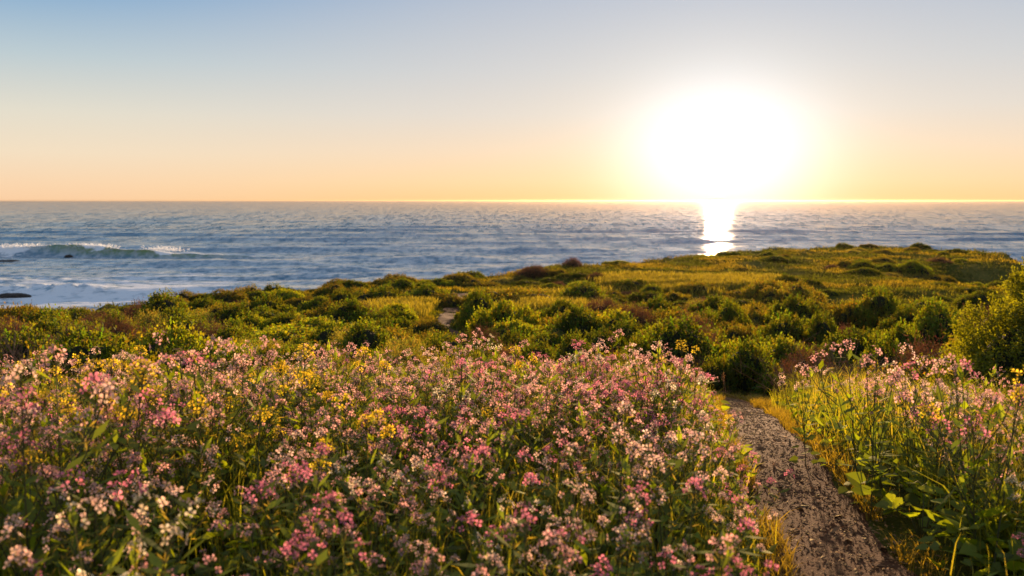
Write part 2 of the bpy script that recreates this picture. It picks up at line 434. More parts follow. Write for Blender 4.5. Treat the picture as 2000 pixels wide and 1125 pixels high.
# ------------------------------------------------------------------ footpath
pl = on_ground([1700, 1660, 1600, 1545, 1500, 1472, 1452, 1440, 1432], [1200, 1110, 1010, 930, 870, 830, 800, 775, 752])
PC = np.concatenate([[[.05, .2, 0], [.42, 1.1, 0], [.86, 2.0, 0]], pl, [[2.3, 8.6, 0], [2.75, 10.5, 0], [2.2, 13, 0], [1.0, 16, 0], [-.5, 19, 0]]])
fp = on_ground([862, 880, 896, 892, 880], [640, 612, 592, 580, 574])
PC = np.concatenate([PC, fp])
def densify(C, step=.1):
    C = np.asarray(C)[:, :2]; s = np.concatenate([[0], np.cumsum(np.hypot(*np.diff(C, axis=0).T))])
    # Catmull-like smoothing by repeated averaging
    u = np.arange(0, s[-1], step); p = np.stack([np.interp(u, s, C[:, 0]), np.interp(u, s, C[:, 1])], 1)
    for _ in range(25): p[1:-1] = (p[:-2] + 2 * p[1:-1] + p[2:]) / 4
    return p
PATH = densify(PC)
CROSS = densify(on_ground([700, 800, 880, 960, 1060, 1180], [582, 578, 576, 577, 575, 566]), .4)
def path_dist(x, y, line=None):
    L = PATH[::2] if line is None else line
    x = np.asarray(x).ravel(); y = np.asarray(y).ravel(); out = np.full(len(x), 1e9)
    for i in range(0, len(x), 20000):
        d = np.hypot(x[i:i + 20000, None] - L[None, :, 0], y[i:i + 20000, None] - L[None, :, 1]); out[i:i + 20000] = d.min(1)
    return out
def ribbon(name, line, w0, w1, lift=.012):
    t = unit(np.gradient(line, axis=0)); nn = np.stack([-t[:, 1], t[:, 0]], 1)
    k = len(line); wd = np.interp(np.arange(k), [0, k], [w0, w1]) ; cols = np.linspace(-1, 1, 9)
    jl = 1 + (vnoise(np.arange(k) * .35, 0 * nn[:, 0], 1, 2) - .5) * .5; jr = 1 + (vnoise(np.arange(k) * .35, 0 * nn[:, 0], 1, 6) - .5) * .5
    P = []
    for c in cols:
        f = c * wd * np.where(c < 0, jl, jr); xy = line + nn * f[:, None]
        dip = .012 - lift * (abs(c) > .95) * 1.5
        P.append(np.column_stack([xy, height(xy[:, 0], xy[:, 1]) + dip]))
    P = np.stack(P, 1); a = Acc(); a.add(P.reshape(-1, 3), q=grid(k, 9)[:, ::-1]); link(name, mesh_from(name, a.pack(), [M_PATH], True), kind='structure')
near_path = PATH[PATH[:, 1] < 18]; far_path = PATH[PATH[:, 1] >= 18]
ribbon('path', near_path, .25, .28)
ribbon('path', far_path, .28, .42, .03); ribbon('path', CROSS, .55, .55, .03)

# loose chips and stones on the path: nobody could count them
a = Acc(); k = 30000
i = rng.integers(0, len(near_path) - 1, k); i = (i * rng.random(k) ** .3).astype(int)
off = rng.normal(size=k) * .17
tg = unit(np.gradient(near_path, axis=0))[i]
xy = near_path[i] + np.stack([-tg[:, 1], tg[:, 0]], 1) * off[:, None] + rng.normal(size=(k, 2)) * .03
sz_ = rng.uniform(.003, .009, k) * (1 + (rng.random(k) > .97) * 1.6)
P0 = np.column_stack([xy, height(xy[:, 0], xy[:, 1]) + .014 + sz_ * .2])
dd = unit(np.column_stack([rng.normal(size=(k, 2)), rng.normal(size=k) * .25])); ss = unit(np.cross(dd, [0, 0, 1.0] + rng.normal(size=(k, 3)) * .25)); nn = np.cross(ss, dd)
A_, B_, C_ = dd * sz_[:, None] * rng.uniform(.8, 1.9, (k, 1)), ss * sz_[:, None] * rng.uniform(.5, .9, (k, 1)), nn * sz_[:, None] * .35
V = np.stack([P0 + A_, P0 + B_, P0 - A_, P0 - B_, P0 + C_, P0 - C_], 1)
tri = np.array([[0, 1, 4], [1, 2, 4], [2, 3, 4], [3, 0, 4]])
col = rng.uniform(.35, 1.2, (k, 1)) * np.array([.30, .135, .055]); col[rng.random(k) > .85] *= 1.9
a.add(V.reshape(-1, 3), t=(np.arange(k)[:, None, None] * 6 + tri).reshape(-1, 3), c=np.repeat(col, 6, 0))
M_CHIP = leafy('path_chip', None, 0.0, .06, .25, 0)
link('gravel', mesh_from('gravel', a.pack(), [M_CHIP]), label='brown wood chips and small stones littering the footpath', cat='gravel', kind='stuff')

# ------------------------------------------------------------------ sea
sa = np.radians(np.concatenate([np.linspace(-100, -42, 60)[:-1], np.linspace(-42, 42, 900), np.linspace(42, 100, 60)[1:]]))
sr = np.concatenate([np.geomspace(28, 130, 110)[:-1], np.geomspace(130, 400, 330)[:-1], np.geomspace(400, 13000, 260)])
AZ, RR = np.meshgrid(sa, sr); X, Y = RR * np.sin(AZ), RR * np.cos(AZ)
Z = np.zeros_like(X)
wr = np.random.default_rng(3)
for L, A in [(46, .22), (31, .2), (23, .16), (17, .13), (12.5, .10), (9, .08), (6.5, .06), (4.8, .045), (3.6, .035)]:
    for j in range(2):
        th = R(wr.uniform(-12, 12)); ph = wr.uniform(0, 6.28)
        u = (X * math.sin(th) + Y * math.cos(th)) * 2 * math.pi / L + ph + (fbm(X, Y, 1.2 / L, 20 + j, 2) - .5) * 3
        fade = np.clip(1 - (RR * .011 * 3 / L) ** 2, 0, 1)
        Z += A * fade * (1 - np.abs(np.sin(u / 2)) * 2 + .3) * (.5 + fbm(X, Y, .4 / L, 40 + j, 2))
# breaking wave: a hump along a line in front of the camera to one side
def pix_sea(px, py):
    a = math.atan((px - 1000) / FPX); dep = math.atan((562.5 - py) / FPX) - PITCH
    d = (CAMZ - SEA_Z) / math.tan(-dep); return d
# crest distance along azimuth
wx = np.arctan((np.array([-900, -300, 0, 120, 260, 340, 450, 560, 700]) - 1000) / FPX)
wd = np.array([200, 194, 190, 188, 186, 184, 182, 183, 186.]) / np.cos(wx)
wh = np.array([1.3, 1.7, 1.85, 2.1, 1.8, 1.5, .9, .4, 0])
yy = Y / np.cos(AZ) * np.cos(AZ)                  # plain forward distance
AZc = np.clip(AZ, wx[0], wx[-1])
crest = np.interp(AZc, wx, wd) + (fbm(AZ * 60, AZ * 0, 1, 70, 3) - .5) * 4
hump = np.interp(AZ, wx, wh, left=1.0, right=0) * (.8 + .4 * fbm(AZ * 40, AZ * 0, 1, 80, 3))
dl = RR - crest
prof = np.where(dl > 0, np.exp(-(dl / 6.5) ** 2), np.exp(-(dl / 2.0) ** 2))
Z += hump * prof - .35 * np.exp(-((dl + 6) / 4) ** 2) * (hump > .3)
# smaller waves further in
for (px0, px1, d0, hh) in [(-600, 260, 112, .75), (-700, 180, 128, .4), (300, 760, 150, .35), (560, 820, 230, .8), (1780, 2500, 262, 1.0), (1650, 2300, 300, .5)]:
    a0, a1 = math.atan((px0 - 1000) / FPX), math.atan((px1 - 1000) / FPX)
    win = sm((AZ - a0) / .06) * sm((a1 - AZ) / .06); d1 = RR - d0 / np.cos(AZ) - (fbm(AZ * 50, AZ * 0, 1, d0, 3) - .5) * 8
    Z += hh * win * np.where(d1 > 0, np.exp(-(d1 / 4) ** 2), np.exp(-(d1 / 1.6) ** 2))
thin = np.clip(prof * hump / 2 * 1.5 - .25, 0, 1) * (dl < 1.5) * sm((AZ - wx[2] - .02) / .05)  # wave face that gets the painted green through-light
left = sm((wx[3] - .015 - AZ) / .03)             # the broken, white end of the wave
foam = np.clip(prof * 1.5, 0, 1) * left * (dl < 5) * .95
foam = np.maximum(foam, .8 * np.exp(-((dl - 1.2) / 1.2) ** 2) * (hump > .7))
for (px0, px1, amp) in ((150, 215, 1.0), (290, 345, .9), (470, 530, .6)):
    a0, a1 = math.atan((px0 - 1000) / FPX), math.atan((px1 - 1000) / FPX)
    foam = np.maximum(foam, amp * sm((AZ - a0) / .01) * sm((a1 - AZ) / .01) * np.exp(-((dl - .2) / 1.6) ** 2))
shore = (sm((200 - RR) / 60) * .5 + .16 * sm((140 - RR) / 30)) * sm((R(-6) - AZ) / .3)
foam = np.maximum(foam, shore + .5 * np.exp(-((dl + 5) / 6) ** 2) * left)
foam = np.maximum(foam, .34 * sm((170 - RR) / 60) * sm((R(4) - AZ) / .2))
turbid_sheen = sm((420 - RR) / 300) * .8  # paler towards shore: turbid water plus painted sheen
a = Acc(); a.add(np.stack([X, Y, Z + SEA_Z], -1).reshape(-1, 3), q=grid(*X.shape))
link('sea', mesh_from('sea', a.pack(), [M_SEA], True, {'foam': foam, 'thin': thin, 'turbid_sheen': turbid_sheen}), kind='structure')
# spray thrown up along the crest
a = Acc(); k = 5000
c0 = rng.choice([160, 178, 195, 315, 330, 60, 20], k, p=[.2, .22, .15, .1, .08, .15, .1]) + rng.normal(size=k) * 16
az = np.arctan((c0 - 1000) / FPX); rr_ = np.interp(az, wx, wd) + rng.normal(size=k) * .8 + .5
hz = np.interp(az, wx, wh) * rng.uniform(.8, 1.05, k) + rng.random(k) ** 3 * .7
Pk = np.column_stack([rr_ * np.sin(az), rr_ * np.cos(az), SEA_Z + hz])
leaves(a, Pk, rng.normal(size=(k, 3)), .22, .09, (1, 1, 1))
link('sea_spray', mesh_from('sea_spray', a.pack(), [M_FOAM]), label='white spray blowing off the crest of the breaking wave', cat='spray', kind='stuff')


def rock(name, px, py, w_, h_, seed, label, d=None):
    dist = (CAMZ - SEA_Z) / math.tan(PITCH - math.atan((562.5 - py) / FPX)); az = math.atan((px - 1000) / FPX)
    rg = np.random.default_rng(seed); nu, nv_ = 28, 14
    th, ph = np.meshgrid(np.linspace(0, 2 * math.pi, nu), np.linspace(0, math.pi / 1.7, nv_))
    v = np.stack([np.sin(ph) * np.cos(th), np.sin(ph) * np.sin(th), np.cos(ph)], -1)
    q = 1 + .55 * (fbm(v[..., 0] * 2 + seed, v[..., 1] * 2 + v[..., 2], 1.3, seed, 4) - .5)
    v = v * q[..., None] * np.array([w_, w_ * .5, h_]); v[:, -1] = v[:, 0]
    a = Acc(); a.add(v.reshape(-1, 3), q=grid(nv_, nu))
    f = dist / math.cos(az) if d is None else d
    link(name, mesh_from(name, a.pack(), [M_ROCK], False), loc=(dist * math.tan(az), dist, SEA_Z - .15), rz=0, label=label, cat='rock', group='dark rocks breaking the water surface')
rock('sea_rock', 8, 512, 4.0, .55, 1, 'long flat dark rock awash inside the breaking wave')
rock('sea_rock', 133, 501, 1.0, .5, 2, 'tiny dark rock poking from the foam below the green wave face')
rock('sea_rock', 284, 499, 3.0, .75, 3, 'low dark rock at the foot of the shoulder of the breaking wave')
rock('sea_rock', 20, 581, 2.2, .75, 4, 'dark rock shelf at the shore just above the reddish dry shrubs')
rock('sea_rock', 1960, 468, 6.5, .7, 5, 'thin dark reef in the sea beyond the end of the headland')

# ------------------------------------------------------------------ shrubs
GREEN = np.array([.07, .09, .010]); OLIVE = np.array([.115, .105, .02]); GREY = np.array([.16, .155, .06]); BROWN = np.array([.21, .105, .055]); LIME = np.array([.17, .20, .02])


def shrub_template(seed, col, nspr, leafL, wide=1.0, tall=.55, lobes=7, fine=False, upright=.6, sprig=(.05, .11)):
    rg = np.random.default_rng(seed); acc = Acc(); core = Acc()
    C = []; Rr = []
    for i in range(lobes):
        a_ = rg.uniform(0, 6.28); q = rg.uniform(0, .85) if i else 0
        C.append([q * math.cos(a_) * wide * .62, q * math.sin(a_) * wide * .55, 0]); rad = rg.uniform(.2, .38) * wide * (1 - .4 * q)
        Rr.append([rad, rad, tall * rg.uniform(.6, 1.05) * (1 - .45 * q)])
    C = np.array(C); Rr = np.array(Rr)
    li = rg.integers(0, lobes, nspr * 3)
    d = unit(rg.normal(size=(nspr * 3, 3))); d[:, 2] = np.abs(d[:, 2]) - .12
    lump = 1 + .55 * (fbm(d[:, 0] * 3 + li * 7, d[:, 1] * 3 + d[:, 2] * 2.3, 1.4, seed % 50, 3) - .5)
    P = C[li] + d * Rr[li] * lump[:, None]
    inside = np.zeros(len(P), bool)
    for j in range(lobes):
        inside |= (((P - C[j]) / Rr[j]) ** 2).sum(1) < .72
    P, d = P[~inside][:nspr], d[~inside][:nspr]
    nrm = unit(d * (1 - upright) + np.array([0, 0, 1]) * upright + rg.normal(size=d.shape) * .22)
    k = len(P); per = 7
    L = rg.uniform(*sprig, k) * (1 + .6 * (rg.random(k) > .93))
    tt = np.tile(np.linspace(.1, 1, per), k); Pi = np.repeat(P, per, 0) + np.repeat(nrm * L[:, None], per, 0) * tt[:, None]
    dirs = unit(np.repeat(nrm, per, 0) * .7 + rg.normal(size=(k * per, 3)) * .65)
    cc = np.repeat(col * (.75 + .5 * rg.random((k, 1))) * (1 + .15 * rg.normal(size=(k, 3))), per, 0)
    cc *= (.55 + .75 * fbm(np.repeat(P[:, 0], per) * 6, np.repeat(P[:, 1] + P[:, 2], per) * 6, 1, 3, 2))[:, None]
    leaves(acc, Pi, dirs, leafL * rg.uniform(.7, 1.3, k * per), leafL * (.28 if not fine else .1), np.clip(cc, .004, 1))
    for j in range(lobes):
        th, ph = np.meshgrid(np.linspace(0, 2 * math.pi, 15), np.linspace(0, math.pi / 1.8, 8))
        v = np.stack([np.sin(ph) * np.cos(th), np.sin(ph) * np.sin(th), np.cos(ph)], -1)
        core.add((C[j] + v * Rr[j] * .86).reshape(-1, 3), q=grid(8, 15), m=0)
    return acc.pack(), core.pack()


# kind: (name, category, words, prototypes)
PROTO = {}
def protos(key, specs, leafmat):
    L = []
    for sp in specs:
        f, cpk = shrub_template(*sp[0], **sp[1])
        L.append((mesh_from(key + '_foliage', f, [leafmat]), mesh_from(key + '_twig_mass', cpk, [M_CORE], True), f, cpk))
    PROTO[key] = L
protos('green', [((11 + i, GREEN * (1 + .15 * (i - 1)), 1500, .034), dict(tall=.50 + .05 * i, lobes=9 + i)) for i in range(4)], M_SHRUB)
protos('olive', [((31 + i, OLIVE, 1500, .03), dict(tall=.5, lobes=7)) for i in range(2)], M_SHRUB)
protos('grey', [((41 + i, GREY, 1700, .032), dict(tall=.5, lobes=6, fine=True, upright=.75, sprig=(.07, .16))) for i in range(2)], M_SHRUB)
protos('brown', [((51 + i, BROWN, 1900, .035), dict(tall=.5, lobes=6, fine=True, upright=.55, sprig=(.09, .2))) for i in range(2)], M_TWIG)
protos('lime', [((61 + i, LIME, 1500, .036), dict(tall=.45, lobes=7, upright=.7)) for i in range(2)], M_SHRUB)
NAMES = dict(green=('coastal_shrub', 'shrub', 'dark green rounded shrub'), olive=('coastal_shrub', 'shrub', 'dull olive shrub'),
             grey=('sage_bush', 'shrub', 'grey-green feathery sage bush'), brown=('dry_shrub', 'dry shrub', 'reddish brown dry shrub'),
             lime=('low_bright_shrub', 'shrub', 'low bright yellow-green shrub'))
SHR = []     # (kind, pos, scale3, parts?)


def put_shrub(kind, pos, sc, rz=None):
    SHR.append((kind, np.asarray(pos, float), np.asarray(sc, float), rng.uniform(0, 6.28) if rz is None else rz))


# the ones the photograph shows clearly: (kind, centre x, top y, width px, base distance m, height ratio)
# base distance picks the ground point; the width follows from the size in the picture
KEY = [
    ('green', 125, 648, 175, 12, .9), ('green', 345, 646, 165, 12.5, .8), ('grey', 480, 655, 200, 12, .75), ('olive', 235, 690, 130, 11, .6),
    ('brown', 25, 590, 190, 15, 1.1), ('brown', 150, 612, 120, 18, .7), ('brown', 318, 625, 80, 20, .7),
    ('green', 215, 600, 90, 23, .8), ('green', 275, 595, 90, 24, .8), ('green', 95, 595, 110, 24, .7), ('green', 330, 590, 80, 27, .7), ('green', 380, 603, 80, 24, .6),
    ('green', 395, 562, 70, 38, .9), ('green', 535, 543, 56, 45, .9), ('olive', 655, 538, 80, 46, .7), ('olive', 470, 570, 90, 36, .5),
    ('lime', 560, 612, 240, 21, .35), ('lime', 610, 590, 200, 26, .35), ('olive', 610, 640, 220, 15.5, .7), ('grey', 690, 612, 130, 17.5, .9),
    ('green', 770, 628, 110, 15.5, .8), ('green', 755, 600, 90, 21, .7), ('olive', 800, 612, 60, 21, .7), ('green', 682, 577, 100, 29, .5), ('green', 740, 580, 90, 28, .5),
    ('green', 750, 545, 110, 42, .5), ('olive', 700, 545, 90, 44, .5), ('green', 830, 550, 90, 42, .4),
    ('olive', 960, 545, 130, 42, .4), ('olive', 1050, 543, 150, 42, .4), ('green', 1140, 542, 120, 43, .4), ('olive', 880, 552, 80, 41, .35),
    ('olive', 1066, 515, 60, 60, .8), ('olive', 1010, 527, 80, 57, .4), ('olive', 925, 533, 90, 53, .4), ('green', 855, 541, 60, 52, .4),
    ('green', 905, 575, 24, 33, 1.2),
    ('olive', 880, 622, 90, 16, .9), ('brown', 935, 618, 110, 16, .7), ('green', 840, 640, 90, 13.5, .8), ('olive', 820, 655, 80, 12.5, .7),
    ('green', 930, 655, 100, 12.5, .6), ('grey', 900, 665, 90, 11.5, .5), ('brown', 985, 655, 90, 12.5, .6),
    ('green', 1050, 622, 120, 14, .8), ('green', 1010, 608, 80, 18, .7), ('green', 1120, 632, 110, 13.2, .9), ('green', 1130, 590, 110, 22, .8), ('green', 1175, 600, 110, 18, .9),
    ('olive', 1090, 655, 70, 12, .7), ('olive', 1215, 568, 150, 26, .8), ('brown', 1235, 580, 100, 23, .8), ('green', 1270, 573, 60, 27, .9),
    ('green', 1260, 618, 90, 16, .7), ('green', 1340, 598, 175, 15.5, .9), ('olive', 1210, 640, 100, 13, .6), ('brown', 1200, 650, 90, 12, .55),
    ('green', 1390, 580, 60, 24, .8), ('green', 1425, 575, 70, 25, .9), ('olive', 1440, 600, 80, 21, .7), ('olive', 1480, 562, 80, 29, .6), ('green', 1535, 558, 100, 20, 1.1),
    ('green', 1460, 642, 150, 12.3, .7), ('lime', 1440, 625, 120, 15, .6), ('lime', 1530, 615, 160, 15.5, .6), ('green', 1400, 655, 90, 11.8, .7),
    ('green', 1610, 570, 90, 20, .9), ('brown', 1660, 570, 60, 23, .8), ('green', 1670, 588, 160, 15.5, .75), ('green', 1640, 605, 70, 14.5, .8),
    ('green', 1735, 622, 140, 12, .85), ('green', 1770, 585, 80, 19, .8), ('green', 1790, 553, 110, 26, .6), ('green', 1720, 578, 60, 22, .7), ('lime', 1850, 602, 110, 13.5, .6),
    ('green', 1830, 575, 120, 20, .6), ('green', 1880, 560, 110, 24, .5), ('lime', 1820, 645, 90, 11.5, .6), ('brown', 1590, 640, 110, 12.5, .7), ('brown', 1545, 655, 70, 12, .6),
    ('olive', 1600, 540, 110, 30, .5), ('olive', 1680, 543, 120, 30, .5), ('green', 1720, 545, 90, 30, .5), ('olive', 1490, 520, 90, 45, .35), ('olive', 1560, 525, 110, 42, .3),
    ('brown', 1375, 620, 70, 14, .6), ('green', 560, 655, 110, 12, .6), ('grey', 655, 655, 110, 11.8, .6), ('green', 30, 640, 100, 11.5, .8), ('green', 725, 660, 90, 11.5, .6),
]
for kind, cx, ty, wp, dist, hr in KEY:
    az = math.atan((cx - 1000) / FPX)
    x, y = dist * math.tan(az), dist
    z = float(height(x, y)); wm = wp * dist / FPX * 1.12
    tan_top = math.tan(PITCH - math.atan((562.5 - ty) / FPX)); top = CAMZ - tan_top * dist
    h = np.clip((top - z) * .8, .18 * wm, wm * .85)
    put_shrub(kind, (x, y, z - .04), (wm, wm * .9, h / .55))
NKEY = len(SHR)
# the rest fill the slope
tries = 0
while len(SHR) < 490 and tries < 40000:
    tries += 1
    az = R(rng.uniform(-34, 34)); e = float(edge(az)); r = 10.5 + (e - 11) * rng.random() ** 1.35
    x, y = r * math.sin(az), r * math.cos(az)
    px, py = project([x, y, float(height(x, y))])
    if path_dist([x], [y])[0] < .9 or path_dist([x], [y], CROSS)[0] < 1.4: continue
    if 780 < px[0] < 1180 and 565 < py[0] < 640: continue            # open grass round the far path
    if 1180 < px[0] < 1520 and 530 < py[0] < 566: continue
    if vnoise(x, y, .12, 77) < .35 and r > 20: continue
    wm = rng.uniform(.75, 1.7) * (1 + .008 * min(r, 50))
    if any((p[1][0] - x) ** 2 + (p[1][1] - y) ** 2 < (.275 * (wm + p[2][0])) ** 2 for p in SHR): continue
    kind = rng.choice(['green', 'olive', 'grey', 'brown', 'lime'], p=[.52, .26, .06, .06, .10])
    hh = rng.uniform(.75, 1.3) if r < 36 else rng.uniform(.38, .75)
    put_shrub(kind, (x, y, float(height(x, y)) - .05), (wm, wm * rng.uniform(.8, 1.1), wm * hh))

ORD = 'first second third fourth fifth sixth seventh eighth ninth tenth eleventh twelfth thirteenth fourteenth fifteenth sixteenth seventeenth eighteenth nineteenth twentieth'.split()
def ordinal(i):
    if i < 20: return ORD[i]
    t, u = divmod(i + 1, 10); tens = ['', '', 'twent', 'thirt', 'fort', 'fift', 'sixt']
    return tens[t] + 'ieth' if u == 0 else tens[t] + 'y-' + ORD[u - 1]
BANDS = [(0, 13, 'just behind the meadow'), (13, 17, 'in the second row'), (17, 24, 'on the upper slope'),
         (24, 34, 'on the middle slope'), (34, 48, 'on the lower slope'), (48, 70, 'on the far flat'), (70, 200, 'on the tip of the headland')]
for b0, b1, where in BANDS:
    for kind in NAMES:
        idx = [i for i, s in enumerate(SHR) if s[0] == kind and b0 <= math.hypot(s[1][0], s[1][1]) < b1]
        idx.sort(key=lambda i: -SHR[i][1][0] / SHR[i][1][1])
        for j, i in enumerate(idx):
            _, pos, sc, rz = SHR[i]; nm, cat, desc = NAMES[kind]
            fm, cm, _, _ = PROTO[kind][i % len(PROTO[kind])]
            wrd = desc if len(idx) == 1 else f"{desc}, {ordinal(j)} from the tall edge shrub"
            root = link(nm, None, loc=pos, rz=rz, sc=tuple(sc), label=f"{wrd}, {where}", cat=cat, group=f"{desc}s {where}")
            link('foliage', fm, root); link('twig_mass', cm, root)

# the tall shrub at the edge of the view
def big_shrub():
    base = np.array([6.3, 8.6, 0]); base[2] = float(height(base[0], base[1]))
    f = Acc(); cpk = Acc(); rg = np.random.default_rng(99)
    lob = [((0, 0, .75), (.95, .9, 1.0)), ((-.75, .1, .45), (.7, .7, .78)), ((.6, 0, 1.0), (.95, .9, 1.05)), ((1.4, .1, .9), (1.0, 1, 1.1)), ((-1.2, 0, .2), (.5, .6, .5)), ((-.2, -.5, .4), (.8, .6, .7)),
           ((.9, -.5, .7), (.9, .7, .9)), ((-.35, .2, 1.05), (.5, .5, .55)), ((.25, .2, 1.5), (.5, .5, .45))]
    for c_, r_ in lob:
        c_ = np.array(c_); r_ = np.array(r_); k = 2600
        d = unit(rg.normal(size=(k, 3))); d[:, 2] = np.where(d[:, 2] < -.4, -d[:, 2], d[:, 2])
        lump = 1 + .85 * (fbm(d[:, 0] * 3 + c_[0] * 9, d[:, 1] * 3 + d[:, 2] * 3, 1.5, 8, 4) - .5)
        P = c_ + d * r_ * lump[:, None] * rg.uniform(.88, 1.03, (k, 1))
        ins = np.zeros(k, bool)
        for c2, r2 in lob: ins |= (((P - np.array(c2)) / np.array(r2)) ** 2).sum(1) < .6
        P = P[~ins]; d = d[~ins]; k = len(P); nrm = unit(d * .45 + [0, 0, .55] + rg.normal(size=d.shape) * .25)
        per = 9; L = rg.uniform(.07, .17, k); tt = np.tile(np.linspace(.05, 1, per), k)
        Pi = np.repeat(P, per, 0) + np.repeat(nrm * L[:, None], per, 0) * tt[:, None]
        cc = np.repeat(LIME * .6 * rg.uniform(.7, 1.3, (k, 1)), per, 0)
        leaves(f, Pi, np.repeat(nrm, per, 0) * .6 + rg.normal(size=(k * per, 3)) * .6, .032, .009, cc)
        th, ph = np.meshgrid(np.linspace(0, 2 * math.pi, 19), np.linspace(0, math.pi, 12))
        v = np.stack([np.sin(ph) * np.cos(th), np.sin(ph) * np.sin(th), np.cos(ph)], -1)
        cpk.add((c_ + v * r_ * .8).reshape(-1, 3), q=grid(12, 19))
    root = link('tall_shrub', None, loc=base, rz=0, sc=1.12, label='tall dense green shrub standing at the edge of the view above the others', cat='shrub')
    link('foliage', mesh_from('tall_shrub_foliage', f.pack(), [M_SHRUB]), root)
    link('twig_mass', mesh_from('tall_shrub_twig_mass', cpk.pack(), [M_CORE], True), root)
    t = Acc()
    for a_ in range(7):
        e = np.array([math.cos(a_) * .9 + .3, math.sin(a_ * 1.7) * .4, 1.1 + .2 * math.sin(a_ * 3)])
        tube(t, [np.array([.2, 0, -.2]), np.array([.2, 0, .1]) + e * .3, e], .045, .012, c=(.08, .055, .035), sides=6)
    link('branch', mesh_from('tall_shrub_branch', t.pack(), [M_TWIG]), root)
big_shrub()

# bare dead shrub with long pale sticks
def dead_bush(px, dist, w_, h_, label, seed, n_=70):
    az = math.atan((px - 1000) / FPX); x, y = dist * math.tan(az), dist; rg = np.random.default_rng(seed); a = Acc()
    for i in range(n_):
        e = np.array([rg.normal() * w_ * .45, rg.normal() * w_ * .3, h_ * rg.uniform(.4, 1.0)]); b_ = np.array([rg.normal() * w_ * .15, rg.normal() * .1, 0])
        mid = (b_ + e) / 2 + rg.normal(size=3) * .05
        tube(a, [b_, mid, e], .006, .002, c=np.array([.25, .16, .10]) * rg.uniform(.6, 1.4))
        for j in range(5):
            s_ = b_ + (e - b_) * rg.uniform(.4, .95); e2 = s_ + rg.normal(size=3) * .1 + [0, 0, .07]
            tube(a, [s_, (s_ + e2) / 2 + rg.normal(size=3) * .01, e2], .003, .001, c=np.array([.22, .13, .08]) * rg.uniform(.6, 1.4))
    link('dead_bush', mesh_from('dead_bush', a.pack(), [M_TWIG]), loc=(x, y, float(height(x, y)) - .02), label=label, cat='dead bush')
dead_bush(1655, 8.6, .9, .75, 'bare dead bush with long pale sticks between the meadow and the round shrubs', 5)
dead_bush(1580, 9.4, .7, .6, 'smaller bare brown bush beside the dip where the path goes', 6)
dead_bush(20, 10.5, 1.4, 1.2, 'thicket of bare reddish twigs at the corner behind the meadow', 7, 130)

# ------------------------------------------------------------------ wildflower plants
PINK = np.array([.84, .46, .46]); PALE = np.array([.92, .62, .54]); MAG = np.array([.82, .27, .42]); WHITE = np.array([.90, .78, .58]); YEL = np.array([.85, .62, .03])
LEAFC = np.array([.125, .17, .016])


def blossom(rg, col, nf, rad, psize, dark):
    """a cluster of four-petalled flowers on short stalks, buds on top"""
    a = Acc()
    phi = np.arange(nf) * 2.4 + rg.uniform(0, 6); t = np.linspace(.15, 1, nf)
    out = np.stack([np.cos(phi) * np.sqrt(t), np.sin(phi) * np.sqrt(t), (1 - t) * .9 + .1], 1)
    C = out * rad * rg.uniform(.8, 1.2, (nf, 1)) + np.array([0, 0, -.6 * rad]) * t[:, None]
    for i in range(nf):
        tube(a, [[0, 0, -rad * (.3 + 1.1 * t[i])], C[i]], .0009, .0008, c=(.10, .10, .03), m=1)
    nrm = unit(out + rg.normal(size=(nf, 3)) * .45 + [0, 0, .25]); _, s, u = frame(nrm, np.array([.1, .2, .97]))
    rot = rg.uniform(0, 1.57, nf)
    for k in range(4):
        a_ = rot + k * math.pi / 2
        d = s * np.cos(a_)[:, None] + u * np.sin(a_)[:, None]; d2 = unit(d + nrm * rg.uniform(.0, .5, (nf, 1))); sd = np.cross(nrm, d)
        L = psize * rg.uniform(.8, 1.15, (nf, 1)); c_ = C + d2 * .0015
        v = np.stack([c_, c_ + d2 * L * .65 + sd * L * .42 + nrm * L * .05, c_ + d2 * L * 1.0 + sd * L * .28, c_ + d2 * L * 1.0 - sd * L * .28, c_ + d2 * L * .65 - sd * L * .42 + nrm * L * .05], 1)
        i = np.arange(nf)[:, None] * 5
        pc = np.clip(col * (1 + rg.normal(size=(nf, 1)) * .12) * (1 + rg.normal(size=(nf, 3)) * .05), .01, .93)
        mid = np.clip(pc * dark, .01, .93)
        cc = np.stack([mid * .9 + .04, mid, pc, pc, mid], 1).reshape(-1, 3)
        a.add(v.reshape(-1, 3), q=i + [1, 2, 3, 4], t=i + [0, 1, 4], c=cc, m=0)
    kb = 6
    B = rg.normal(size=(kb, 3)) * rad * .22 + [0, 0, rad * .45]
    leaves(a, B, unit(rg.normal(size=(kb, 3)) * .4 + [0, 0, 1]), .008, .0025, np.clip(col * .7, 0, 1), m=0)
    return a.pack()


